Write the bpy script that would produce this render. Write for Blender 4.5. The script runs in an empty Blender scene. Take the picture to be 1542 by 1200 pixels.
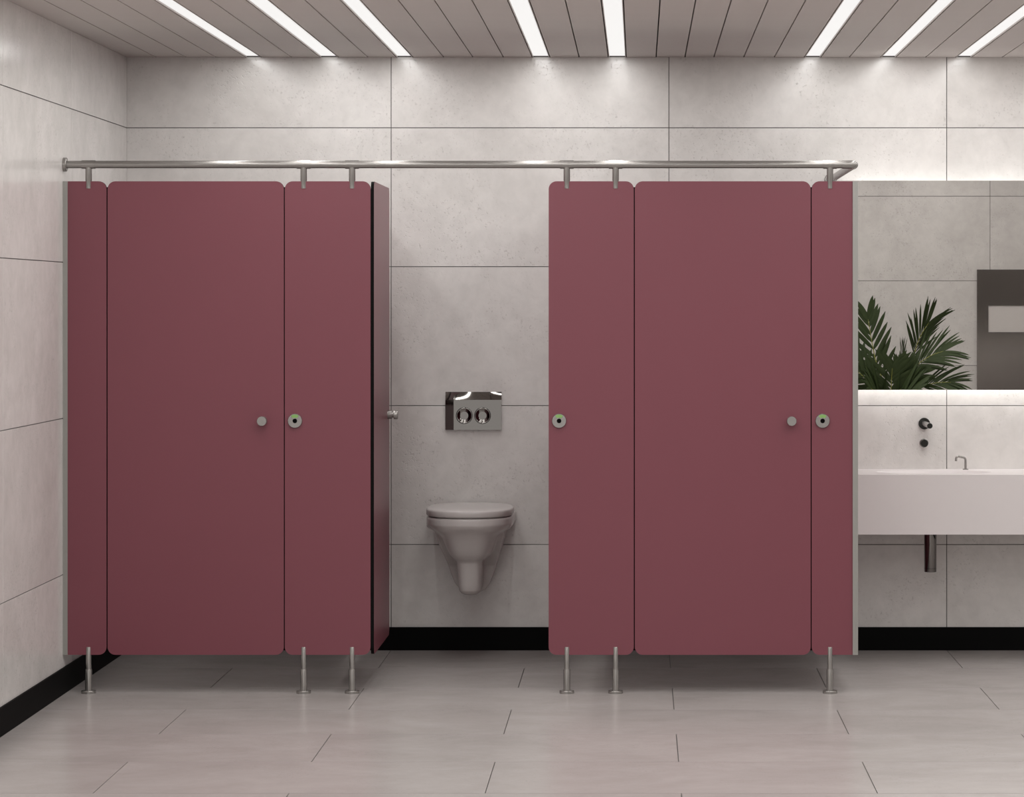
import bpy, bmesh, math, random
from mathutils import Vector, Matrix
random.seed(7)
sc = bpy.context.scene
COL = sc.collection

# ---------------------------------------------------------------- camera, world, exposure
F_PX = 4300.0
CAM_D = 12.335                      # camera to back wall
VPX, VPY = 962.0, 456.0             # principal point in the 1542 x 1200 frame
cam_d = bpy.data.cameras.new('camera')
cam = bpy.data.objects.new('camera', cam_d); COL.objects.link(cam)
cam.location = (0, -CAM_D, 1.5); cam.rotation_euler = (math.pi/2, 0, 0)
cam_d.sensor_fit = 'HORIZONTAL'; cam_d.sensor_width = 36
cam_d.lens = F_PX*36/1542
cam_d.shift_x = (771-VPX)/1542; cam_d.shift_y = (VPY-600)/1542
cam_d.clip_end = 100
sc.camera = cam
sc.view_settings.view_transform = 'Standard'; sc.view_settings.look = 'None'
sc.view_settings.gamma = 1; sc.view_settings.use_curve_mapping = False
sc.view_settings.exposure = 0.0
world = bpy.data.worlds.new('world'); sc.world = world; world.use_nodes = True
bg = world.node_tree.nodes['Background']
bg.inputs[0].default_value = (1.0, 0.97, 0.94, 1); bg.inputs[1].default_value = 0.95
STRIP_W = 17.0                       # watts of each ceiling light strip
LED_E = 3.6                         # emission of the strips behind the mirror
DIFF_E = 0.88                       # luminance of the diffusers

# room constants
XL, XR, YF, ZC = -2.2117, 4.6, -8.05, 2.561
SEAM = 0.13

# ---------------------------------------------------------------- materials
def new_mat(name):
    m = bpy.data.materials.new(name); m.use_nodes = True
    return m, m.node_tree.nodes, m.node_tree.links, m.node_tree.nodes['Principled BSDF']

def simple(name, col, rough=0.4, metal=0.0, noise=0.03, nscale=30.0, spec=0.5, aniso=None):
    m, N, L, b = new_mat(name)
    tc = N.new('ShaderNodeTexCoord'); no = N.new('ShaderNodeTexNoise')
    no.inputs['Scale'].default_value = nscale; no.inputs['Detail'].default_value = 3
    L.new(tc.outputs['Object'], no.inputs['Vector'])
    mx = N.new('ShaderNodeMix'); mx.data_type = 'RGBA'
    mx.inputs['A'].default_value = tuple(c*(1-noise) for c in col)+(1,)
    mx.inputs['B'].default_value = tuple(min(1, c*(1+noise)) for c in col)+(1,)
    L.new(no.outputs['Fac'], mx.inputs['Factor']); L.new(mx.outputs['Result'], b.inputs['Base Color'])
    b.inputs['Roughness'].default_value = rough; b.inputs['Metallic'].default_value = metal
    b.inputs['Specular IOR Level'].default_value = spec
    return m

def emit(name, col, s):
    m, N, L, b = new_mat(name)
    b.inputs['Base Color'].default_value = (0.05, 0.05, 0.05, 1)
    b.inputs['Emission Color'].default_value = (*col, 1); b.inputs['Emission Strength'].default_value = s
    b.inputs['Roughness'].default_value = 0.6
    return m

def stone(name, ca, cb, cspeck, rough, vein=0.5, spec=0.5, bump=0.05, stretch=(1, 1, 1), mid=(0.93, 1.04)):
    m, N, L, b = new_mat(name)
    tc = N.new('ShaderNodeTexCoord'); oi = N.new('ShaderNodeObjectInfo')
    mul = N.new('ShaderNodeMath'); mul.operation = 'MULTIPLY'; mul.inputs[1].default_value = 37.0
    L.new(oi.outputs['Random'], mul.inputs[0])
    mp = N.new('ShaderNodeMapping'); mp.inputs['Scale'].default_value = stretch
    L.new(tc.outputs['Object'], mp.inputs['Vector'])
    add = N.new('ShaderNodeVectorMath'); add.operation = 'ADD'
    L.new(mp.outputs['Vector'], add.inputs[0]); L.new(mul.outputs[0], add.inputs[1])
    def noise(scale, detail, rough_=0.55, dist=0.0):
        n = N.new('ShaderNodeTexNoise'); n.inputs['Scale'].default_value = scale
        n.inputs['Detail'].default_value = detail; n.inputs['Roughness'].default_value = rough_
        n.inputs['Distortion'].default_value = dist
        L.new(add.outputs[0], n.inputs['Vector']); return n
    def ramp(inp, p0, p1, c0=(0, 0, 0, 1), c1=(1, 1, 1, 1)):
        r = N.new('ShaderNodeValToRGB'); r.color_ramp.elements[0].position = p0; r.color_ramp.elements[1].position = p1
        r.color_ramp.elements[0].color = c0; r.color_ramp.elements[1].color = c1
        L.new(inp, r.inputs[0]); return r
    big = ramp(noise(2.2, 6, 0.6, 0.6).outputs['Fac'], 0.32, 0.68)
    mx = N.new('ShaderNodeMix'); mx.data_type = 'RGBA'
    mx.inputs['A'].default_value = (*ca, 1); mx.inputs['B'].default_value = (*cb, 1)
    L.new(big.outputs[0], mx.inputs['Factor'])
    # clustered darker pits
    sp = ramp(noise(90, 3, 0.7).outputs['Fac'], 0.57, 0.70)
    msk = ramp(noise(3.4, 4, 0.6, 1.0).outputs['Fac'], 0.44, 0.64)
    mm = N.new('ShaderNodeMath'); mm.operation = 'MULTIPLY'
    L.new(sp.outputs[0], mm.inputs[0]); L.new(msk.outputs[0], mm.inputs[1])
    mm2 = N.new('ShaderNodeMath'); mm2.operation = 'MULTIPLY'; mm2.inputs[1].default_value = 0.6
    L.new(mm.outputs[0], mm2.inputs[0])
    m2 = N.new('ShaderNodeMix'); m2.data_type = 'RGBA'; m2.inputs['B'].default_value = (*cspeck, 1)
    L.new(mx.outputs['Result'], m2.inputs['A']); L.new(mm2.outputs[0], m2.inputs['Factor'])
    # mid-scale mottle
    mid = ramp(noise(14, 5, 0.65, 0.4).outputs['Fac'], 0.3, 0.7, (mid[0],)*3+(1,), (mid[1],)*3+(1,))
    m3 = N.new('ShaderNodeMix'); m3.data_type = 'RGBA'; m3.blend_type = 'MULTIPLY'; m3.inputs['Factor'].default_value = 1
    L.new(m2.outputs['Result'], m3.inputs['A']); L.new(mid.outputs[0], m3.inputs['B'])
    # thin veins where a noise field crosses its middle value
    vn = noise(1.5, 4, 0.5, 1.2)
    sub = N.new('ShaderNodeMath'); sub.operation = 'SUBTRACT'; sub.inputs[1].default_value = 0.95
    L.new(vn.outputs['Fac'], sub.inputs[0])
    ab = N.new('ShaderNodeMath'); ab.operation = 'ABSOLUTE'; L.new(sub.outputs[0], ab.inputs[0])
    vr = ramp(ab.outputs[0], 0.0, 0.014, (1, 1, 1, 1), (0, 0, 0, 1))
    vmask = ramp(noise(2.6, 2).outputs['Fac'], 0.46, 0.58)
    vm = N.new('ShaderNodeMath'); vm.operation = 'MULTIPLY'
    L.new(vr.outputs[0], vm.inputs[0]); L.new(vmask.outputs[0], vm.inputs[1])
    vm2 = N.new('ShaderNodeMath'); vm2.operation = 'MULTIPLY'; vm2.inputs[1].default_value = vein
    L.new(vm.outputs[0], vm2.inputs[0])
    m4 = N.new('ShaderNodeMix'); m4.data_type = 'RGBA'; m4.inputs['B'].default_value = (*cspeck, 1)
    L.new(m3.outputs['Result'], m4.inputs['A']); L.new(vm2.outputs[0], m4.inputs['Factor'])
    L.new(m4.outputs['Result'], b.inputs['Base Color'])
    b.inputs['Roughness'].default_value = rough; b.inputs['Specular IOR Level'].default_value = spec
    bp = N.new('ShaderNodeBump'); bp.inputs['Strength'].default_value = bump; bp.inputs['Distance'].default_value = 0.004
    L.new(mm.outputs[0], bp.inputs['Height']); bp.invert = True
    L.new(bp.outputs[0], b.inputs['Normal'])
    return m

M_WALL = stone('limestone_wall', (0.645, 0.622, 0.600), (0.75, 0.727, 0.706), (0.40, 0.375, 0.355), 0.18, vein=0.45, spec=0.65, bump=0.3)
M_FLOOR = stone('stone_floor', (0.385, 0.357, 0.344), (0.455, 0.425, 0.411), (0.27, 0.247, 0.235), 0.24, vein=0.6, stretch=(1, 1.4, 1), bump=0.02, spec=0.32, mid=(0.965, 1.02))
M_GROUT = simple('grout', (0.13, 0.122, 0.117), 0.9)
M_BASE = simple('black_skirting', (0.0035, 0.0035, 0.0035), 0.6, spec=0.06)
M_SLAT = simple('ceiling_slat', (0.64, 0.60, 0.575), 0.5, nscale=8)
M_PLENUM = simple('plenum', (0.03, 0.03, 0.03), 0.9)
M_RED = simple('burgundy_laminate', (0.183, 0.049, 0.067), 0.34, noise=0.02, nscale=5, spec=0.45)
M_CORE = simple('black_core', (0.004, 0.0035, 0.0035), 0.7, spec=0.1)
M_STEEL = simple('satin_steel', (0.325, 0.31, 0.295), 0.25, metal=0.72, nscale=80)
M_ALU = simple('anodised_aluminium', (0.34, 0.335, 0.315), 0.45, metal=0.6)
M_CHROME = simple('dark_chrome', (0.20, 0.189, 0.18), 0.045, metal=1.0, noise=0.01)
M_GUN = simple('gunmetal', (0.055, 0.055, 0.052), 0.25, metal=1.0)
M_BRUSHED = simple('brushed_steel', (0.33, 0.313, 0.30), 0.11, metal=1.0, noise=0.05, nscale=60)
M_CERAMIC = simple('ceramic', (0.62, 0.59, 0.575), 0.18, noise=0.01)
M_SOLID = simple('solid_surface', (0.74, 0.70, 0.695), 0.35, noise=0.01)
M_MIRROR = simple('mirror_silver', (0.63, 0.615, 0.60), 0.0, metal=1.0, noise=0.0)
M_PAPER = simple('paper', (0.66, 0.63, 0.61), 0.8)
M_BLACK = simple('black_hole', (0.003, 0.003, 0.003), 0.9, spec=0.05)
M_GREEN = simple('green_indicator', (0.22, 0.40, 0.12), 0.4)
M_DIFF = emit('diffuser', (1.0, 0.985, 0.965), DIFF_E)
M_LED = emit('led', (1.0, 0.985, 0.96), LED_E); M_LED_LOW = emit('led_lower', (1.0, 0.985, 0.96), LED_E*2.2)
M_POT = simple('pot_grey', (0.10, 0.10, 0.10), 0.6)
M_SOIL = simple('soil', (0.03, 0.02, 0.014), 0.95, noise=0.4, nscale=90)
M_STALK = simple('stalk', (0.30, 0.31, 0.06), 0.5, noise=0.15)
M_LEAF = simple('palm_leaf', (0.040, 0.062, 0.020), 0.55, noise=0.25, nscale=18, spec=0.3)
M_ROOM = simple('plaster', (0.55, 0.53, 0.51), 0.8)

# ---------------------------------------------------------------- mesh helpers
def mesh_obj(name, verts, faces, mats, parent=None, loc=(0, 0, 0), fm=None, smooth=False):
    me = bpy.data.meshes.new(name); me.from_pydata([tuple(v) for v in verts], [], faces)
    for m in (mats if isinstance(mats, (list, tuple)) else [mats]): me.materials.append(m)
    if fm: me.polygons.foreach_set('material_index', fm)
    if smooth: me.polygons.foreach_set('use_smooth', [True]*len(me.polygons))
    me.update()
    o = bpy.data.objects.new(name, me); COL.objects.link(o); o.location = loc
    if parent: o.parent = parent
    return o

class MB:
    """Collects shapes and links them as one mesh object."""
    def __init__(s): s.v = []; s.f = []; s.m = []
    def add(s, v, f, m=0):
        k = len(s.v); s.v += [Vector(p) for p in v]; s.f += [tuple(i+k for i in q) for q in f]
        s.m += [m]*len(f) if isinstance(m, int) else list(m)
        return s
    def box(s, a, b, m=0):
        x0, y0, z0 = a; x1, y1, z1 = b
        v = [(x0, y0, z0), (x1, y0, z0), (x1, y1, z0), (x0, y1, z0), (x0, y0, z1), (x1, y0, z1), (x1, y1, z1), (x0, y1, z1)]
        return s.add(v, [(0, 3, 2, 1), (4, 5, 6, 7), (0, 1, 5, 4), (1, 2, 6, 5), (2, 3, 7, 6), (3, 0, 4, 7)], m)
    def lathe(s, prof, origin=(0, 0, 0), axis=(0, 0, 1), n=28, m=0, caps=True, arc=None):
        """prof: (radius, height) pairs along axis."""
        ax = Vector(axis).normalized(); q = ax.to_track_quat('Z', 'Y'); o = Vector(origin)
        v, f = [], []
        for r, h in prof:
            for i in range(n):
                a = 2*math.pi*i/n
                v.append(o + q @ Vector((r*math.cos(a), r*math.sin(a), h)))
        for j in range(len(prof)-1):
            for i in range(n):
                f.append((j*n+i, j*n+(i+1) % n, (j+1)*n+(i+1) % n, (j+1)*n+i))
        if caps:
            f.append(tuple(range(n-1, -1, -1))); k = (len(prof)-1)*n; f.append(tuple(range(k, k+n)))
        return s.add(v, f, m)
    def tube(s, pts, r, n=14, m=0):
        pts = [Vector(p) for p in pts]; v, f = [], []
        up = None
        for i, p in enumerate(pts):
            t = (pts[min(i+1, len(pts)-1)]-pts[max(i-1, 0)]).normalized()
            if up is None: up = t.orthogonal().normalized()
            up = (up - t*up.dot(t)).normalized(); w = t.cross(up)
            rr = r[i] if isinstance(r, (list, tuple)) else r
            for k in range(n):
                a = 2*math.pi*k/n; v.append(p+(up*math.cos(a)+w*math.sin(a))*rr)
        for j in range(len(pts)-1):
            for i in range(n): f.append((j*n+i, j*n+(i+1) % n, (j+1)*n+(i+1) % n, (j+1)*n+i))
        f.append(tuple(range(n-1, -1, -1))); k = (len(pts)-1)*n; f.append(tuple(range(k, k+n)))
        return s.add(v, f, m)
    def loft(s, rings, m=0, caps=True):
        n = len(rings[0]); v = [p for r in rings for p in r]; f = []
        for j in range(len(rings)-1):
            for i in range(n): f.append((j*n+i, j*n+(i+1) % n, (j+1)*n+(i+1) % n, (j+1)*n+i))
        if caps:
            f.append(tuple(range(n-1, -1, -1))); k = (len(rings)-1)*n; f.append(tuple(range(k, k+n)))
        return s.add(v, f, m)
    def build(s, name, mats, parent=None, smooth=False, angle=35, loc=(0, 0, 0)):
        L = Vector(loc)
        o = mesh_obj(name, [p-L for p in s.v], s.f, mats, parent, loc, s.m, False)
        bm = bmesh.new(); bm.from_mesh(o.data); bmesh.ops.recalc_face_normals(bm, faces=bm.faces)
        if smooth:
            for e in bm.edges:
                if len(e.link_faces) == 2: e.smooth = e.calc_face_angle(0) < math.radians(angle)
            for f in bm.faces: f.smooth = True
        bm.to_mesh(o.data); bm.free()
        return o

def tag(o, label=None, cat=None, group=None, kind=None):
    if label: o['label'] = label
    if cat: o['category'] = cat
    if group: o['group'] = group
    if kind: o['kind'] = kind
    return o

def thing(name, label, cat, loc, group=None):
    o = bpy.data.objects.new(name, None); COL.objects.link(o); o.location = loc
    o.empty_display_size = 0.05
    return tag(o, label, cat, group)

def put(o, parent):
    """parent a world-built mesh to a thing that sits at a location (no rotation)."""
    base = Vector((0, 0, 0)); p = parent
    while p: base += p.location; p = p.parent
    o.parent = parent; o.location = Vector(o.location)-base
    return o

def rounded_panel(w, h, t, r, corners, n=7, bev=0.0):
    """Panel in XZ, x 0..w, z 0..h, y 0..t (face at y=0). corners: set of 'bl','br','tr','tl'. Material 0 face, 1 core edge."""
    pts = []
    def arc(cx, cz, a0):
        for i in range(n+1):
            a = a0+math.pi/2*i/n; pts.append((cx+r*math.cos(a), cz+r*math.sin(a)))
    if 'bl' in corners: arc(r, r, math.pi)
    else: pts.append((0, 0))
    if 'br' in corners: arc(w-r, r, 1.5*math.pi)
    else: pts.append((w, 0))
    if 'tr' in corners: arc(w-r, h-r, 0)
    else: pts.append((w, h))
    if 'tl' in corners: arc(r, h-r, math.pi/2)
    else: pts.append((0, h))
    k = len(pts)
    v = [(x, 0, z) for x, z in pts]+[(x, t, z) for x, z in pts]
    f = [tuple(range(k)), tuple(range(2*k-1, k-1, -1))]+[(i, i+k, (i+1) % k+k, (i+1) % k) for i in range(k)]
    return v, f, [0, 0]+[1]*k

# ---------------------------------------------------------------- tiles
TILE_T, GAP = 0.004, 0.0032
_tile_cache = {}
def tile(parent, plane, a0, a1, b0, b1, pos, mat):
    """One stone tile. plane: 'back' (x,z facing -y), 'front' (x,z facing +y), 'left' (y,z facing +x), 'right', 'floor' (x,y)."""
    for lim in ((XL, XR) if plane in ('back', 'front', 'floor') else (0.0,)):
        if abs(a0-lim) < 1e-6: a0 -= GAP/2
        if abs(a1-lim) < 1e-6: a1 += GAP/2
    if plane != 'floor' and abs(b1-ZC) < 1e-6: b1 += GAP/2
    if plane == 'floor' and abs(b1) < 1e-6: b1 += GAP/2
    w, h = a1-a0-GAP, b1-b0-GAP
    key = (plane, round(w, 4), round(h, 4), mat.name)
    ca, cb = (a0+a1)/2, (b0+b1)/2
    if key not in _tile_cache:
        hw, hh, t, e = w/2, h/2, TILE_T, (0.00012 if plane == 'floor' else 0.0005)
        q = [(-hw, -hh), (hw, -hh), (hw, hh), (-hw, hh)]
        qi = [(-hw+e, -hh+e), (hw-e, -hh+e), (hw-e, hh-e), (-hw+e, hh-e)]
        loc3 = {'back': lambda u, v, d: (u, d, v), 'front': lambda u, v, d: (u, -d, v), 'left': lambda u, v, d: (-d, u, v),
                'right': lambda u, v, d: (d, u, v), 'floor': lambda u, v, d: (u, v, -d)}[plane]
        vs = [loc3(*p, t) for p in q]+[loc3(*p, e) for p in q]+[loc3(*p, 0) for p in qi]
        fs = [(8, 9, 10, 11)]+[(i, (i+1) % 4, 4+(i+1) % 4, 4+i) for i in range(4)]+[(4+i, 4+(i+1) % 4, 8+(i+1) % 4, 8+i) for i in range(4)]+[(3, 2, 1, 0)]
        me = bpy.data.meshes.new('tile'); me.from_pydata(vs, [], fs); me.materials.append(mat)
        bm = bmesh.new(); bm.from_mesh(me); bmesh.ops.recalc_face_normals(bm, faces=bm.faces); bm.to_mesh(me); bm.free()
        _tile_cache[key] = me
    o = bpy.data.objects.new('tile', _tile_cache[key]); COL.objects.link(o); o.parent = parent
    o.location = {'back': (ca, pos, cb), 'front': (ca, pos, cb), 'left': (pos, ca, cb), 'right': (pos, ca, cb), 'floor': (ca, cb, pos)}[plane]
    return o

def cuts(lo, hi, start, step):
    k = math.ceil((lo-start)/step+1e-6); out = [lo]
    while start+k*step < hi-1e-6: out.append(start+k*step); k += 1
    return [c for i, c in enumerate(out) if i == 0 or c-out[i-1] > 1e-4]+[hi]

ZR = [0.0, 0.456, 1.056, 1.656, 2.256, ZC]
def struct(mb, name, mat):
    return tag(mb.build(name, mat), kind='structure')

# floor
floor = struct(MB().box((XL-0.1, -13.6, -0.15), (XR+0.1, 0.1, -TILE_T)), 'floor', M_GROUT)
row = 0; y1 = 0.0
while y1 > -9.1:
    y0 = y1-0.6
    st = SEAM if row % 2 == 0 else SEAM+0.6
    c = cuts(XL, XR, st, 1.2)
    for a, b_ in zip(c[:-1], c[1:]): tile(floor, 'floor', a, b_, y0, y1, 0.0, M_FLOOR)
    y1 = y0; row += 1
# back wall
wb = struct(MB().box((XL-0.1, TILE_T, -0.15), (XR+0.1, 0.14, 2.72)), 'wall_back', M_GROUT)
c = cuts(XL, XR, SEAM, 1.2)
for a, b_ in zip(c[:-1], c[1:]):
    for z0, z1 in zip(ZR[:-1], ZR[1:]): tile(wb, 'back', a, b_, z0, z1, 0.0, M_WALL)
# left and right walls
wl = struct(MB().box((XL-0.14, YF-0.12, -0.15), (XL-TILE_T, 0.0, 2.72)), 'wall_left', M_GROUT)
wr = struct(MB().box((XR+TILE_T, YF-0.12, -0.15), (XR+0.14, 0.0, 2.72)), 'wall_right', M_GROUT)
c = cuts(YF, 0.0, 0.0, 1.2)
for a, b_ in zip(c[:-1], c[1:]):
    for z0, z1 in zip(ZR[:-1], ZR[1:]):
        tile(wl, 'left', a, b_, z0, z1, XL, M_WALL); tile(wr, 'right', a, b_, z0, z1, XR, M_WALL)
# front wall (behind the viewer's side of the room, seen in the mirror), with a wide opening
OX0, OX1 = XL, 1.25
wf = struct(MB().box((OX1, YF-0.12, -0.15), (XR+0.1, YF-TILE_T, 2.72)), 'wall_front', M_GROUT)
c = cuts(OX1, XR, 2.49, 1.2)
for a, b_ in zip(c[:-1], c[1:]):
    for z0, z1 in zip(ZR[:-1], ZR[1:]): tile(wf, 'front', a, b_, z0, z1, YF, M_WALL)
# skirting
struct(MB().box((XL, -0.008, 0.0), (XR, 0.0, 0.1)), 'baseboard_back', M_BASE)
struct(MB().box((XL, YF, 0.0), (XL+0.008, -0.008, 0.1)), 'baseboard_left', M_BASE)
struct(MB().box((XR-0.008, YF, 0.0), (XR, -0.008, 0.1)), 'baseboard_right', M_BASE)
struct(MB().box((OX1, YF, 0.0), (XR-0.008, YF+0.008, 0.1)), 'baseboard_front', M_BASE)

# ceiling: slats and light strips between them, edges as pixel columns on the back wall
ceil_ = struct(MB().box((XL-0.1, YF-0.12, ZC+0.06), (XR+0.1, 0.1, ZC+0.16)), 'ceiling', M_PLENUM)
def wx(px): return (px-VPX)/348.6
L_ = 'L'
edges = [(191, 235), (235, 280), (280, 325), (325, 370), (370, 394, L_), (394, 439), (439, 482), (482, 510, L_), (510, 554), (554, 597), (597, 622, L_),
         (622, 668), (668, 712), (712, 758), (758, 801.5), (801.5, 828, L_), (828, 872), (872, 916), (916, 943, L_), (943, 988), (988, 1031.5), (1031.5, 1075),
         (1075, 1120), (1120, 1166), (1166, 1211), (1211, 1236, L_), (1236, 1279), (1279, 1326), (1326, 1349, L_), (1349, 1394), (1394, 1439),
         (1439, 1463, L_), (1463, 1509), (1509, 1554), (1554, 1599), (1599, 1643), (1643, 1668, L_), (1668, 1713), (1713, 1758), (1758, 1783, L_)]
x_px = 1783
for k in range(17):
    w = 25 if k in (4, 11) else 45
    edges.append((x_px, x_px+w, L_) if w == 25 else (x_px, x_px+w)); x_px += w
edges.append((x_px, VPX+XR*348.6))
LABELS = ['glowing ceiling light strip nearest the left wall', 'second glowing ceiling strip counted from the left wall',
          'third glowing ceiling strip from the left wall, over the first burgundy door',
          'ceiling light strip over the toilet in the open cubicle', 'ceiling light strip running almost straight towards the viewer',
          'ceiling light strip over the right cubicle, just left of the rail elbow', 'ceiling light strip above the left edge of the mirror',
          'rightmost ceiling light strip in view, above the mirror', 'ceiling light strip beyond the frame, first past the mirror', 'ceiling light strip beyond the frame, second past the mirror edge', 'ceiling light strip beyond the frame, second from the right wall', 'ceiling light strip beyond the frame, nearest the right wall']
lamp_i = 0
slat_cache = {}
for e in edges:
    x0, x1 = wx(e[0]), wx(e[1])
    if len(e) == 2:
        w = round(x1-x0-0.0048+(0.0024 if e[0] == 191 else 0), 4)
        if w not in slat_cache:
            slat_cache[w] = MB().box((-w/2, YF, 0), (w/2, 0.0, 0.022)).build('slat', M_SLAT, ceil_)
            o = slat_cache[w]
        else:
            o = bpy.data.objects.new('slat', slat_cache[w].data); COL.objects.link(o); o.parent = ceil_
        o.location = ((x0+x1)/2-(0.0012 if e[0] == 191 else 0), 0, ZC)
    else:
        xm, hw = (x0+x1)/2, (x1-x0)/2-0.002
        t = thing('linear_light', LABELS[lamp_i], 'ceiling light', (xm, YF/2, ZC), 'ceiling light strips'); lamp_i += 1
        h = -YF/2-0.001
        MB().box((-hw, -h, 0.0), (-hw+0.003, h, 0.04)).box((hw-0.003, -h, 0.0), (hw, h, 0.04)).box((-hw+0.003, -h, 0.036), (hw-0.003, h, 0.04)).build('housing', M_SLAT, t)
        MB().box((-hw+0.003, -h, 0.006), (hw-0.003, h, 0.010)).build('diffuser', M_DIFF, t)
        ld = bpy.data.lights.new('strip_lamp', 'AREA'); ld.shape = 'RECTANGLE'; ld.size = 2*hw-0.008; ld.size_y = 2*h-0.24
        ld.energy = STRIP_W; ld.color = (1.0, 0.985, 0.965)
        lo = bpy.data.objects.new('strip_lamp', ld); COL.objects.link(lo); lo.parent = t; lo.location = (0, 0, -0.001)

# ---------------------------------------------------------------- cubicles
S = 392.0; YP = -(CAM_D-F_PX/S)            # panel face plane
def px(p): return (p-VPX)/S
ZT, ZB, PT, PR = 1.967, 0.148, 0.012, 0.030
PH = ZT-ZB

def panel(name, x0, x1, corners, parent):
    v, f, m = rounded_panel(x1-x0, PH, PT, PR, corners)
    o = MB().add(v, f, m).build(name, [M_RED, M_CORE], None, loc=(0, 0, 0))
    o.location = (x0, YP, ZB); return put(o, parent)

def leg(x, parent):
    y = YP+PT/2
    o = MB().lathe([(0.0105, 0.092), (0.0105, 0.176), (0.0095, 0.178)], (x, y, 0)).lathe([(0.0132, 0.010), (0.0132, 0.090), (0.0125, 0.092)], (x, y, 0)).build('leg', M_STEEL, None, True)
    put(o, parent)
    f = MB().lathe([(0.0285, 0.0), (0.0285, 0.009), (0.027, 0.011)], (x, y, 0)).build('floor_flange', M_STEEL, None, True)
    put(f, o)

def knob(x, y, z, d, parent):
    """d: outward direction."""
    o = MB().lathe([(0.0175, 0), (0.0175, 0.018), (0.012, 0.019), (0.012, 0.024), (0.0185, 0.025), (0.0185, 0.040), (0.0175, 0.0415)], (x, y, z), d).build('knob', M_STEEL, None, True)
    return put(o, parent)

def lock(x, z, parent):
    mb = MB().lathe([(0.0275, 0), (0.0275, 0.009), (0.0262, 0.011)], (x, YP, z), (0, -1, 0), n=40)
    mb.lathe([(0.0088, 0.0), (0.0088, 0.0003)], (x, YP-0.0112, z), (0, -1, 0), n=24, m=1)
    n = 12; v, f = [], []
    for i in range(n+1):
        a = math.radians(52+76*i/n)
        for r in (0.0125, 0.0245): v.append((x+r*math.cos(a), YP-0.0114, z+r*math.sin(a)))
    for i in range(n): f.append((2*i, 2*i+1, 2*i+3, 2*i+2))
    mb.add(v, f, 2)
    o = mb.build('lock_indicator', [M_STEEL, M_BLACK, M_GREEN], None, True)
    o['label'] = 'round steel lock indicator with a green window'
    return put(o, parent)

def channel(x0, x1, parent, ya=None, yb=None):
    o = MB().box((x0, YP-0.006, ZB), (x0+(x1-x0)*0.5, YP+0.022, ZT)).box((x0+(x1-x0)*0.5, YP-0.004, ZB), (x1, YP+0.022, ZT)).build('edge_profile', M_ALU, None)
    return put(o, parent)

def divider(xc, parent):
    o = MB().box((xc-PT/2, YP+PT, ZB), (xc+PT/2, -0.001, ZT)).build('divider_panel', M_RED, None)
    return put(o, parent)

ZK = 1.047
left = thing('toilet_cubicle', 'closed burgundy toilet cubicle against the left wall', 'toilet cubicle', (-1.62, YP, 0), 'burgundy toilet cubicles')
channel(XL+0.0005, px(102), left)
panel('pilaster', px(102), px(160.4), {'br', 'tr'}, left)
d1 = panel('door', px(162), px(427.4), {'bl', 'br', 'tr', 'tl'}, left)
knob(px(396), YP, ZK, (0, -1, 0), d1)
p2 = panel('pilaster', px(428.9), px(558.0), {'bl', 'br', 'tr', 'tl'}, left)
lock(px(444.5), ZK, p2)
divider(px(493.7), left)
for p in (133, 457, 530): leg(px(p), left)
def seal(xp, parent):
    o = MB().box((px(xp)-0.007, YP+PT+0.0005, ZB+0.022), (px(xp)+0.007, YP+PT+0.007, ZT-0.022)).build('door_seal', M_CORE, None); put(o, parent)
seal(161.2, left); seal(428.15, left)

right = thing('toilet_cubicle', 'closed burgundy toilet cubicle beside the mirror and wash basin', 'toilet cubicle', (0.25, YP, 0), 'burgundy toilet cubicles')
p3 = panel('pilaster', px(826.2), px(954.4), {'bl', 'br', 'tr', 'tl'}, right)
lock(px(842), ZK, p3)
d3 = panel('door', px(956), px(1220.8), {'bl', 'br', 'tr', 'tl'}, right)
knob(px(1191.5), YP, ZK, (0, -1, 0), d3)
p4 = panel('pilaster', px(1222.3), px(1284), {'bl', 'tl'}, right)
lock(px(1238.5), ZK, p4)
channel(px(1284), px(1292), right)
divider(px(890), right); divider(px(1288)-0.003, right)
for p in (853.5, 927, 1250): leg(px(p), right)
seal(955.2, right); seal(1221.55, right)

# open door of the middle cubicle, swung inwards on the left pilaster
HX = px(563.0)
od = thing('cubicle_door', 'burgundy door of the open middle cubicle, swung inward beside the toilet', 'door', (HX-PT/2, YP, ZB))
v, f, m = rounded_panel(px(824.5)-px(560), PH, PT, PR, {'bl', 'br', 'tr', 'tl'})
# (x, y, z) -> (-y, x, z): the outer face turns towards +x
o = MB().add([(-y, x, z) for x, y, z in v], f, m).build('door_leaf', [M_RED, M_CORE], None)
o.location = (HX, YP+0.004, ZB); put(o, od)
kn = knob(HX, YP+0.004+0.597, ZK, (1, 0, 0), od)
kn.name = 'knob'

# head rail
ZRail, RR = 2.0315, 0.0145
YRail = YP+PT/2
rail = thing('head_rail', 'round steel rail along the top of the cubicles, turning back to the wall', 'rail', (XL, YRail, ZRail))
XE = 0.828
put(MB().tube([(XL+0.001, YRail, ZRail), (XE-0.045, YRail, ZRail)], RR, 24).build('rail_tube', M_STEEL, None, True), rail)
put(MB().tube([(XE, YRail+0.045, ZRail), (XE, -0.001, ZRail)], RR, 24).build('return_tube', M_STEEL, None, True), rail)
arc = [(XE-0.047, YRail, ZRail), (XE-0.016, YRail, ZRail)]
for i in range(1, 8):
    a = math.pi/2*i/8; arc.append((XE-0.016+0.016*math.sin(a), YRail+0.016-0.016*math.cos(a), ZRail))
arc += [(XE, YRail+0.016, ZRail), (XE, YRail+0.047, ZRail)]
put(MB().tube(arc, RR+0.0018, 24).build('elbow', M_STEEL, None, True), rail)
put(MB().lathe([(0.027, 0), (0.027, 0.012), (0.025, 0.014)], (XL, YRail, ZRail), (1, 0, 0)).build('wall_flange', M_STEEL, None, True), rail)
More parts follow.
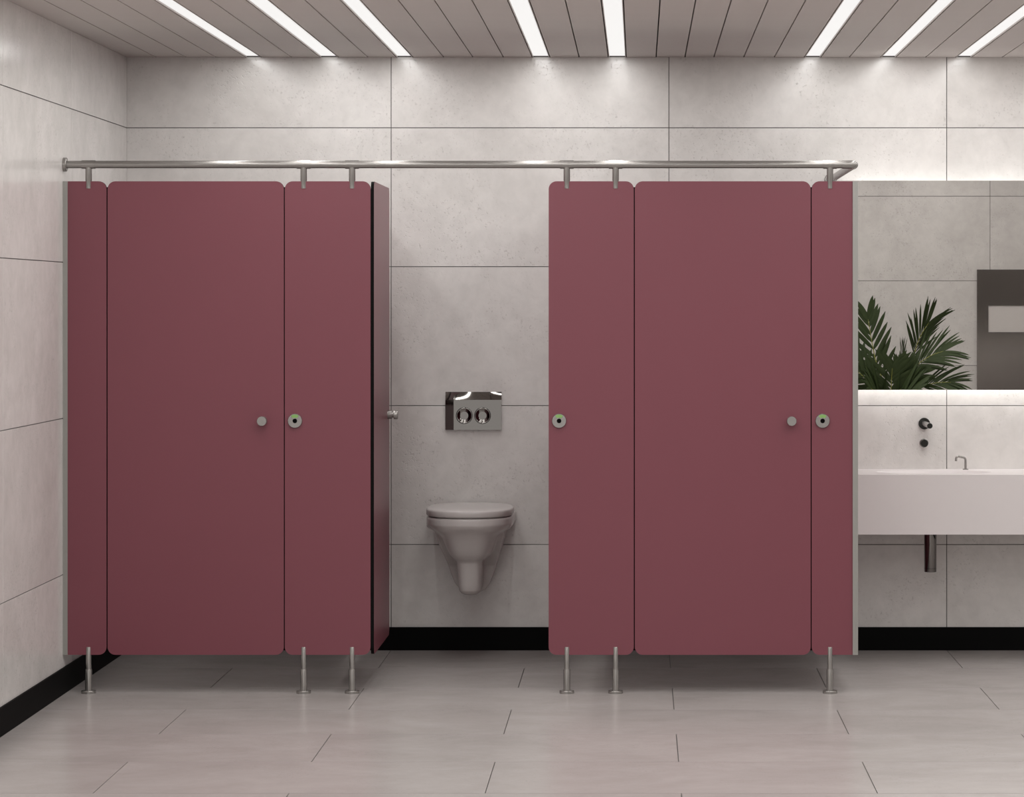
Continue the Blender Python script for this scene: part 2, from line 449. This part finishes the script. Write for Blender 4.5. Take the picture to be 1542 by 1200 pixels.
put(MB().lathe([(0.027, 0), (0.027, 0.012), (0.025, 0.014)], (XE, 0, ZRail), (0, -1, 0)).build('wall_flange', M_STEEL, None, True), rail)
for p in (133, 457, 530, 853.5, 927, 1250):
    x = px(p)
    b = MB().lathe([(0.0125, -0.003), (0.0125, ZRail-ZT-0.004), (0.0105, ZRail-ZT+0.002), (0.0105, ZRail-1.9395)], (x, YRail, ZRail), (0, 0, -1)).build('bracket', M_STEEL, None, True)
    put(b, rail)
    s = MB().lathe([(RR+0.0022, -0.026), (RR+0.0022, 0.026)], (x, YRail, ZRail), (1, 0, 0)).build('sleeve', M_STEEL, None, True)
    put(s, b)

# ---------------------------------------------------------------- toilet
TX = -0.7115
def dring(w, p, c, z, y0=0.0, n=2.3, k=28):
    """D-shaped ring: straight back at y0, sides to -c, superellipse nose to -p."""
    pts = [(w, y0, z)]
    for i in range(k+1):
        a = math.pi*i/k; ca, sa = math.cos(a), math.sin(a)
        pts.append((math.copysign(abs(ca)**(2/n), ca)*w, -c-(p-c)*abs(sa)**(2/n), z))
    pts.append((-w, y0, z))
    return [(x+TX, y, z) for x, y, z in pts]
toilet = thing('wall_hung_toilet', 'grey white wall hung toilet with closed lid in the open cubicle', 'toilet', (TX, 0, 0.264))
bw = MB()
front = [(0.606, 0.176, 0.522, 0.30), (0.602, 0.180, 0.528, 0.30), (0.575, 0.180, 0.528, 0.30), (0.562, 0.171, 0.520, 0.30), (0.550, 0.155, 0.507, 0.29),
         (0.535, 0.136, 0.492, 0.28), (0.515, 0.120, 0.476, 0.27), (0.490, 0.109, 0.460, 0.27), (0.465, 0.099, 0.445, 0.27), (0.445, 0.088, 0.430, 0.28),
         (0.430, 0.074, 0.415, 0.29), (0.420, 0.060, 0.402, 0.30), (0.412, 0.0535, 0.392, 0.31), (0.36, 0.0505, 0.378, 0.31), (0.31, 0.048, 0.366, 0.30), (0.290, 0.045, 0.358, 0.29),
         (0.277, 0.038, 0.340, 0.27), (0.270, 0.026, 0.315, 0.25)]
bw.loft([dring(w, p, c, z, -0.002, 2.6 if z > 0.56 else 3.0) for z, w, p, c in front])
rear = [(0.600, 0.1800, 0.42, 0.30), (0.562, 0.1795, 0.41, 0.30), (0.552, 0.170, 0.40, 0.30), (0.540, 0.146, 0.385, 0.30), (0.50, 0.137, 0.35, 0.28), (0.462, 0.128, 0.29, 0.23),
        (0.42, 0.115, 0.215, 0.17), (0.379, 0.101, 0.165, 0.13), (0.34, 0.090, 0.148, 0.12), (0.30, 0.074, 0.132, 0.11), (0.275, 0.056, 0.115, 0.09), (0.262, 0.034, 0.10, 0.08)]
bw.loft([dring(w, p, c, z, -0.002, 5.0) for z, w, p, c in rear])
bowl = bw.build('bowl', M_CERAMIC, None)
rm = bowl.modifiers.new('remesh', 'REMESH'); rm.mode = 'VOXEL'; rm.voxel_size = 0.0042; rm.use_smooth_shade = True
sm = bowl.modifiers.new('smooth', 'SMOOTH'); sm.factor = 0.5; sm.iterations = 4
put(bowl, toilet)
seat = MB().loft([dring(0.166, 0.512, 0.29, 0.6035, -0.06, 2.5), dring(0.166, 0.512, 0.29, 0.6125, -0.06, 2.5)]).build('seat', M_CERAMIC, None, True); put(seat, toilet)
def oval(w, yb, yf, z, yc=-0.27, n=2.7, k=72):
    out = []
    for i in range(k):
        a = 2*math.pi*i/k; ca, sa = math.cos(a), math.sin(a)
        sx_ = math.copysign(abs(ca)**(2/n), ca)*w; e = abs(sa)**(2/n)
        out.append((TX+sx_, yc+(yb-yc)*e if sa > 0 else yc-(yc-yf)*e, z))
    return out
lr = []
for g, z in ((-0.003, 0.6100), (0.0, 0.6110), (0.0022, 0.614), (0.0022, 0.632), (0.0008, 0.6355), (-0.003, 0.6382), (-0.009, 0.6398)):
    lr.append(oval(0.181+g, -0.022-g*0.3, -0.529-g, z))
lr.append(oval(0.12, -0.10, -0.44, 0.6412)); lr.append(oval(0.04, -0.22, -0.34, 0.6416))
put(MB().loft(lr).build('lid', M_CERAMIC, None, True, 50), toilet)

# ---------------------------------------------------------------- flush plate
FX0, FX1, FZ0, FZ1 = wx(671), wx(755.3), 1.5-(647-456)/348.6, 1.5-(590-456)/348.6
fp = thing('flush_plate', 'polished steel flush plate with two round buttons above the toilet', 'flush plate', ((FX0+FX1)/2, 0, FZ0))
xb = FX0+0.036; zb = FZ1-0.034; t0 = 0.018
us = [FX0, FX0+0.012, FX0+0.024, xb]+[xb+(FX1-xb)*i/16 for i in range(1, 17)]
vs_ = [FZ0, (FZ0+zb)/2, zb]+[zb+(FZ1-zb)*i/8 for i in range(1, 9)]
v, f = [], []
for z in vs_:
    for x in us:
        q = max(0, (z-zb)/(FZ1-zb)); u = (x-(FX0+FX1)/2)/((FX1-FX0)/2)
        v.append((x, -(t0-0.0085*q-0.0072*q*u*u-0.0032*max(0, (xb-x)/0.036)*(1-q)), z))
nu, nv = len(us), len(vs_)
for j in range(nv-1):
    for i in range(nu-1): f.append((j*nu+i, j*nu+i+1, (j+1)*nu+i+1, (j+1)*nu+i))
k = len(v); rim = [i for i in range(nu)]+[j*nu+nu-1 for j in range(1, nv)]+[(nv-1)*nu+i for i in range(nu-2, -1, -1)]+[j*nu for j in range(nv-2, 0, -1)]
v += [(v[i][0], 0.0, v[i][2]) for i in rim]
for i in range(len(rim)): f.append((rim[i], rim[(i+1) % len(rim)], k+(i+1) % len(rim), k+i))
put(MB().add(v, f).build('plate', M_CHROME, None, True, 2.2), fp)
for p, q in ((699.5, 625.5), (727, 625.5)):
    x, z = wx(p), 1.5-(q-456)/348.6
    prof = [(0.0345, 0.0), (0.0345, 0.0032), (0.0330, 0.0036)]
    for i in range(9):
        r = 0.0315*(1-i/9); prof.append((r, 0.0036-0.0052*(1-(r/0.0315)**2)+0.0))
    prof.append((0.0006, -0.0016))
    o = MB().lathe([(r, h+0.0016) for r, h in prof], (x, -t0, z), (0, -1, 0), n=36).build('button', M_CHROME, None, True); put(o, fp)
    ring = MB().lathe([(0.0362, 0.0), (0.0362, 0.0012), (0.0345, 0.0012)], (x, -t0, z), (0, -1, 0), n=36).build('button_ring', M_GUN, None, True); put(ring, o)

# ---------------------------------------------------------------- mirror with light behind
MX0, MX1, MZ0, MZ1, MD = 0.848, 4.40, 1.5-131/350.6, 1.5+184/350.6, 0.070
mir = thing('backlit_mirror', 'wide frameless mirror with light glowing behind its edges above the basin', 'mirror', ((MX0+MX1)/2, 0, MZ0))
put(MB().box((MX0, -MD, MZ0), (MX1, -MD+0.005, MZ1)).build('mirror_glass', M_MIRROR, None), mir)
put(MB().box((MX0+0.03, -MD+0.0055, MZ0+0.035), (MX1-0.03, -0.001, MZ1-0.035)).build('backing_frame', M_ALU, None), mir)
put(MB().box((MX0+0.035, -0.062, MZ1-0.0345), (MX1-0.035, -0.030, MZ1-0.030)).build('light_strip', M_LED, None), mir)
put(MB().box((MX0+0.035, -0.062, MZ0+0.030), (MX1-0.035, -0.030, MZ0+0.0345)).build('light_strip', M_LED_LOW, None), mir)

# ---------------------------------------------------------------- basin and fittings
BX0, BX1, BY, BZ0, BZ1 = 0.845, 4.40, -0.43, 0.534, 0.783
basin = thing('wash_basin', 'long white box shaped wall basin beside the right cubicle', 'basin', ((BX0+BX1)/2, 0, BZ0))
cx, cy, ra, rb = 1.25, -0.225, 0.245, 0.135
n = 64; ringO, ringI = [], []
for i in range(n):
    a = 2*math.pi*i/n; ca, sa = math.cos(a), math.sin(a)
    ringI.append((cx+ra*ca, cy+rb*sa, BZ1))
    tx = ((BX1-0.002 if ca > 0 else BX0+0.002)-cx)/ca if abs(ca) > 1e-9 else 1e9
    ty = ((-0.001 if sa > 0 else BY+0.002)-cy)/sa if abs(sa) > 1e-9 else 1e9
    k = min(tx, ty); ringO.append([cx+k*ca, cy+k*sa, BZ1])
for cxn, cyn in ((BX0+0.002, BY+0.002), (BX1-0.002, BY+0.002), (BX0+0.002, -0.001), (BX1-0.002, -0.001)):
    j = min(range(n), key=lambda i: (ringO[i][0]-cxn)**2+(ringO[i][1]-cyn)**2); ringO[j][0] = cxn; ringO[j][1] = cyn
def grow(r, g, z): return [(x+(g if x > 1.6 else -g)*(abs(x-BX0-0.002) < 1e-6 or abs(x-BX1+0.002) < 1e-6), y-g*(abs(y-BY-0.002) < 1e-6), z) for x, y, z in r]
rings = [[(x, y, BZ0) for x, y, z in grow(ringO, 0.002, 0)], grow(ringO, 0.002, BZ1-0.002), [tuple(p) for p in ringO], ringI]
for sx, dz in ((0.985, 0.004), (0.95, 0.018), (0.88, 0.045), (0.72, 0.075), (0.45, 0.092), (0.12, 0.097)):
    rings.append([(cx+ra*sx*math.cos(2*math.pi*i/n), cy+rb*sx*math.sin(2*math.pi*i/n), BZ1-dz) for i in range(n)])
put(MB().loft(rings).build('basin_body', M_SOLID, None, True, 40), basin)
put(MB().lathe([(0.022, 0), (0.022, 0.003), (0.018, 0.004)], (cx, cy, BZ1-0.0975), n=24).build('drain_cover', M_CHROME, None, True), basin)

tx_, tz_ = wx(1391.5), 0.979
tap = thing('wall_tap', 'dark round wall tap with a straight spout above the basin', 'tap', (tx_, 0, tz_))
put(MB().lathe([(0.0248, 0), (0.0248, 0.012), (0.0236, 0.0135)], (tx_, 0, tz_), (0, -1, 0), n=32).build('flange', M_GUN, None, True), tap)
sp = MB().lathe([(0.0112, 0.0135), (0.0112, 0.232)], (tx_, 0, tz_), (0, -1, 0), n=24).build('spout', M_STEEL, None, True); put(sp, tap)
put(MB().lathe([(0.0116, 0.232), (0.0116, 0.246)], (tx_, 0, tz_), (0, -1, 0), n=24).build('nozzle', M_GUN, None, True), sp)
zz = 1.5-(667-456)/348.6
bt = thing('tap_button', 'small dark round control knob on the wall below the wall tap', 'tap control', (tx_-0.001, 0, zz))
put(MB().lathe([(0.0190, 0), (0.0190, 0.006), (0.0175, 0.007)], (tx_-0.001, 0, zz), (0, -1, 0), n=28).build('flange', M_STEEL, None, True), bt)
put(MB().lathe([(0.0165, 0.007), (0.0165, 0.026), (0.0150, 0.028)], (tx_-0.001, 0, zz), (0, -1, 0), n=28).build('push_cap', M_GUN, None, True), bt)
sx, sy = (1454-VPX)/350.2, -0.055
sd = thing('soap_spout', 'thin steel swan neck soap spout standing on the basin rim', 'soap dispenser', (sx, sy, BZ1))
put(MB().lathe([(0.0125, 0), (0.0125, 0.003), (0.009, 0.004)], (sx, sy, BZ1), n=20).build('base_ring', M_STEEL, None, True), sd)
path = [(0, 0, 0.004), (0, 0, 0.035)]
for i in range(1, 7):
    a = math.radians(84*i/6); path.append((-0.013*(1-math.cos(a)), 0, 0.040+0.013*math.sin(a)))
path += [(-0.030, 0, 0.0575)]
for i in range(1, 7):
    a = math.radians(84+80*i/6); path.append((-0.0305-0.011*math.sin(a-math.radians(84)), 0, 0.0465+0.011*math.cos(a-math.radians(84))))
path += [(-0.0425, 0, 0.037)]
put(MB().tube([(sx+x, sy-0.25*(-x) , BZ1+z) for x, y, z in path], 0.0050, 12).build('neck', M_STEEL, None, True), sd)
dx = (1401-VPX)/355.0
dp = thing('drain_pipe', 'polished steel drain pipe hanging under the white basin', 'pipe', (dx, -0.22, 0.359))
put(MB().lathe([(0.0250, 0.0), (0.0262, 0.002), (0.0262, 0.174)], (dx, -0.22, 0.359), n=40).build('trap_tube', M_CHROME, None, True), dp)
put(MB().lathe([(0.0264, 0.0), (0.0264, 0.0012)], (dx, -0.22, 0.3735), n=40).build('joint_ring', M_GUN, None, True), dp)

# ---------------------------------------------------------------- seen in the mirror: dispenser and palm
SM = 211.67
DX0, DX1, DZ0, DZ1 = (1469-VPX)/SM, (1469-VPX)/SM+0.424, 0.42, 1.736
WX0, WX1, WZ0, WZ1 = (1486-VPX)/SM, (1541-VPX)/SM, 1.5-(500-456)/SM, 1.5-(460-456)/SM
y0, y1 = YF+0.001, YF+0.022
pd = thing('towel_dispenser', 'dark brushed steel paper towel dispenser on the wall seen in the mirror', 'towel dispenser', ((DX0+DX1)/2, y0, DZ0))
mb = MB()
for a, b_ in (((DX0, y0, DZ0), (WX0, y1, DZ1)), ((WX1, y0, DZ0), (DX1, y1, DZ1)), ((WX0, y0, WZ1), (WX1, y1, DZ1)), ((WX0, y0, DZ0), (WX1, y1, WZ0))): mb.box(a, b_)
put(mb.build('front_panel', M_BRUSHED, None), pd)
put(MB().box((WX0+0.001, y0+0.001, WZ0+0.001), (WX1-0.001, y1-0.006, WZ1-0.001)).build('paper_towel', M_PAPER, None), pd)

PLY = -7.30
SP = F_PX/(CAM_D-MD + (-PLY-MD))
def pw(x, y, dep=0.0): return Vector(((x-VPX)/SP, PLY+dep, 1.5-(y-456)/SP))
palm = thing('potted_palm', 'green feather leaved palm in a grey pot, seen in the mirror', 'plant', (pw(1335, 0).x, PLY, 0))
pcx = pw(1335, 0).x
put(MB().lathe([(0.15, 0.0), (0.155, 0.004), (0.20, 0.34), (0.20, 0.36), (0.185, 0.36), (0.182, 0.31)], (pcx, PLY, 0), n=36, caps=False).lathe([(0.15, 0.0), (0.001, 0.0)], (pcx, PLY, 0), n=36, caps=False).build('pot', M_POT, None, True), palm)
put(MB().lathe([(0.183, 0.31), (0.10, 0.325), (0.001, 0.33)], (pcx, PLY, 0), n=24, caps=False).build('soil', M_SOIL, None, True), palm)
rng = random.Random(11)
def bez(P, t):
    n_ = len(P)-1
    i = min(int(t*n_), n_-1); u = t*n_-i
    p0 = P[max(i-1, 0)]; p1 = P[i]; p2 = P[i+1]; p3 = P[min(i+2, n_)]
    return 0.5*((2*p1)+(-p0+p2)*u+(2*p0-5*p1+4*p2-p3)*u*u+(-p0+3*p1-3*p2+p3)*u**3)
def frond(P, normal, count, ll, lw, t_start=0.3, spread=50, droop=0.0, sides=(1, -1), taper=0.5):
    """P: rachis points from the crown; normal: which way the leaf faces; ll, lw: leaflet length and width."""
    crown = Vector((pcx+rng.uniform(-0.03, 0.03), PLY+rng.uniform(-0.03, 0.03), 0.325))
    P = [crown]+P
    nor = Vector(normal).normalized()
    ra_ = MB().tube([bez(P, i/18) for i in range(19)], [0.0075*(1-0.8*i/18) for i in range(19)], 6)
    lf = MB(); nseg = 6
    for k in range(count):
        t = t_start+(1-t_start)*(k+0.5)/count
        for s in sides:
            tt = min(0.999, t+rng.uniform(-0.01, 0.01)+(0.012 if s > 0 else 0))
            b0 = bez(P, tt); tan = (bez(P, min(1, tt+0.02))-bez(P, tt-0.02)).normalized()
            side = tan.cross(nor).normalized()*s
            nn = side.cross(tan).normalized()*s
            q = (tt-t_start)/(1-t_start)
            an = math.radians(spread*(1-0.55*q)+rng.uniform(-5, 5))
            d = (tan*math.cos(an)+side*math.sin(an)+nn*rng.uniform(-0.12, 0.12)).normalized()
            L = ll*(0.72+0.5*math.sin(math.pi*min(1, 0.25+0.7*q)))*(1-taper*q*q)*rng.uniform(0.9, 1.08)
            wv = d.cross(nn).normalized()
            vv, ff = [], []
            p = b0.copy(); dd = d.copy()
            for j in range(nseg+1):
                u = j/nseg
                w = lw*0.5*(math.sin(math.pi*min(1, 0.10+0.90*u))**0.55 if u < 0.999 else 0.08)*(1 if u > 0.05 else 0.5)
                vv += [p-wv*w, p+nn*w*0.22, p+wv*w]
                p = p+dd*(L/nseg); dd = (dd+Vector((0, 0, -droop))*(1.0/nseg)).normalized()
            for j in range(nseg):
                k0 = 3*j; ff += [(k0, k0+1, k0+4, k0+3), (k0+1, k0+2, k0+5, k0+4)]
            lf.add(vv, ff)
    o = lf.build('frond', M_LEAF, None, True, 60); put(o, palm)
    put(ra_.build('stalk', M_STALK, None, True), o)
# the photographed fronds, then the rest of the crown
frond([pw(1336, 602), pw(1318, 540), pw(1306, 474)], (0.1, 1, 0.1), 10, 0.195, 0.031, 0.50, 50, 0.0, taper=0.15)
frond([pw(1356, 602, 0.05), pw(1372, 545, 0.08), pw(1381, 512, 0.1), pw(1396, 485, 0.12)], (0.55, 0.6, 0.3), 13, 0.235, 0.018, 0.55, 40, 0.30, taper=0.1)
frond([pw(1352, 606, 0.1), pw(1368, 560, 0.16), pw(1393, 537, 0.2), pw(1416, 528, 0.2)], (0.0, 0.75, 0.65), 14, 0.225, 0.019, 0.55, 40, 0.35, taper=0.1)
frond([pw(1350, 612, 0.12), pw(1376, 585, 0.2), pw(1404, 575, 0.25), pw(1426, 574, 0.26)], (0.1, 0.75, 0.65), 13, 0.20, 0.018, 0.55, 40, 0.4, taper=0.1)
frond([pw(1338, 608, 0.2), pw(1337, 585, 0.25), pw(1338, 553, 0.28)], (0, 1, 0.2), 9, 0.22, 0.032, 0.5, 62, 0.25, taper=0.2)
frond([pw(1328, 612, 0.1), pw(1306, 575, 0.15), pw(1280, 552, 0.2)], (0.0, 0.8, 0.6), 11, 0.21, 0.030, 0.5, 55, 0.3)
frond([pw(1322, 615, 0.1), pw(1290, 590, 0.2), pw(1256, 580, 0.3)], (0.0, 0.7, 0.7), 11, 0.21, 0.028, 0.5, 55, 0.4)
frond([pw(1344, 600, -0.05), pw(1358, 560, -0.05), pw(1361, 525, -0.06)], (0.95, 0.3, 0), 7, 0.16, 0.020, 0.62, 34, 0.1)
frond([pw(1345, 605, 0.15), pw(1356, 580, 0.22), pw(1372, 556, 0.26)], (0, 0.85, 0.5), 11, 0.21, 0.032, 0.5, 52, 0.30)
frond([pw(1342, 612, 0.22), pw(1352, 592, 0.32), pw(1372, 584, 0.40)], (0, 0.9, 0.5), 11, 0.22, 0.032, 0.45, 58, 0.3)
frond([pw(1330, 612, 0.22), pw(1318, 592, 0.32), pw(1304, 582, 0.40)], (0, 0.9, 0.5), 11, 0.21, 0.030, 0.45, 58, 0.3)
frond([pw(1346, 606, 0.0), pw(1352, 580, 0.0), pw(1358, 548, 0.0)], (0.4, 0.9, 0.1), 9, 0.17, 0.028, 0.5, 48, 0.1)
frond([pw(1322, 600, -0.1), pw(1288, 540, -0.16), pw(1258, 505, -0.2)], (0.3, 0.9, 0.2), 11, 0.18, 0.028, 0.5, 48, 0.1)
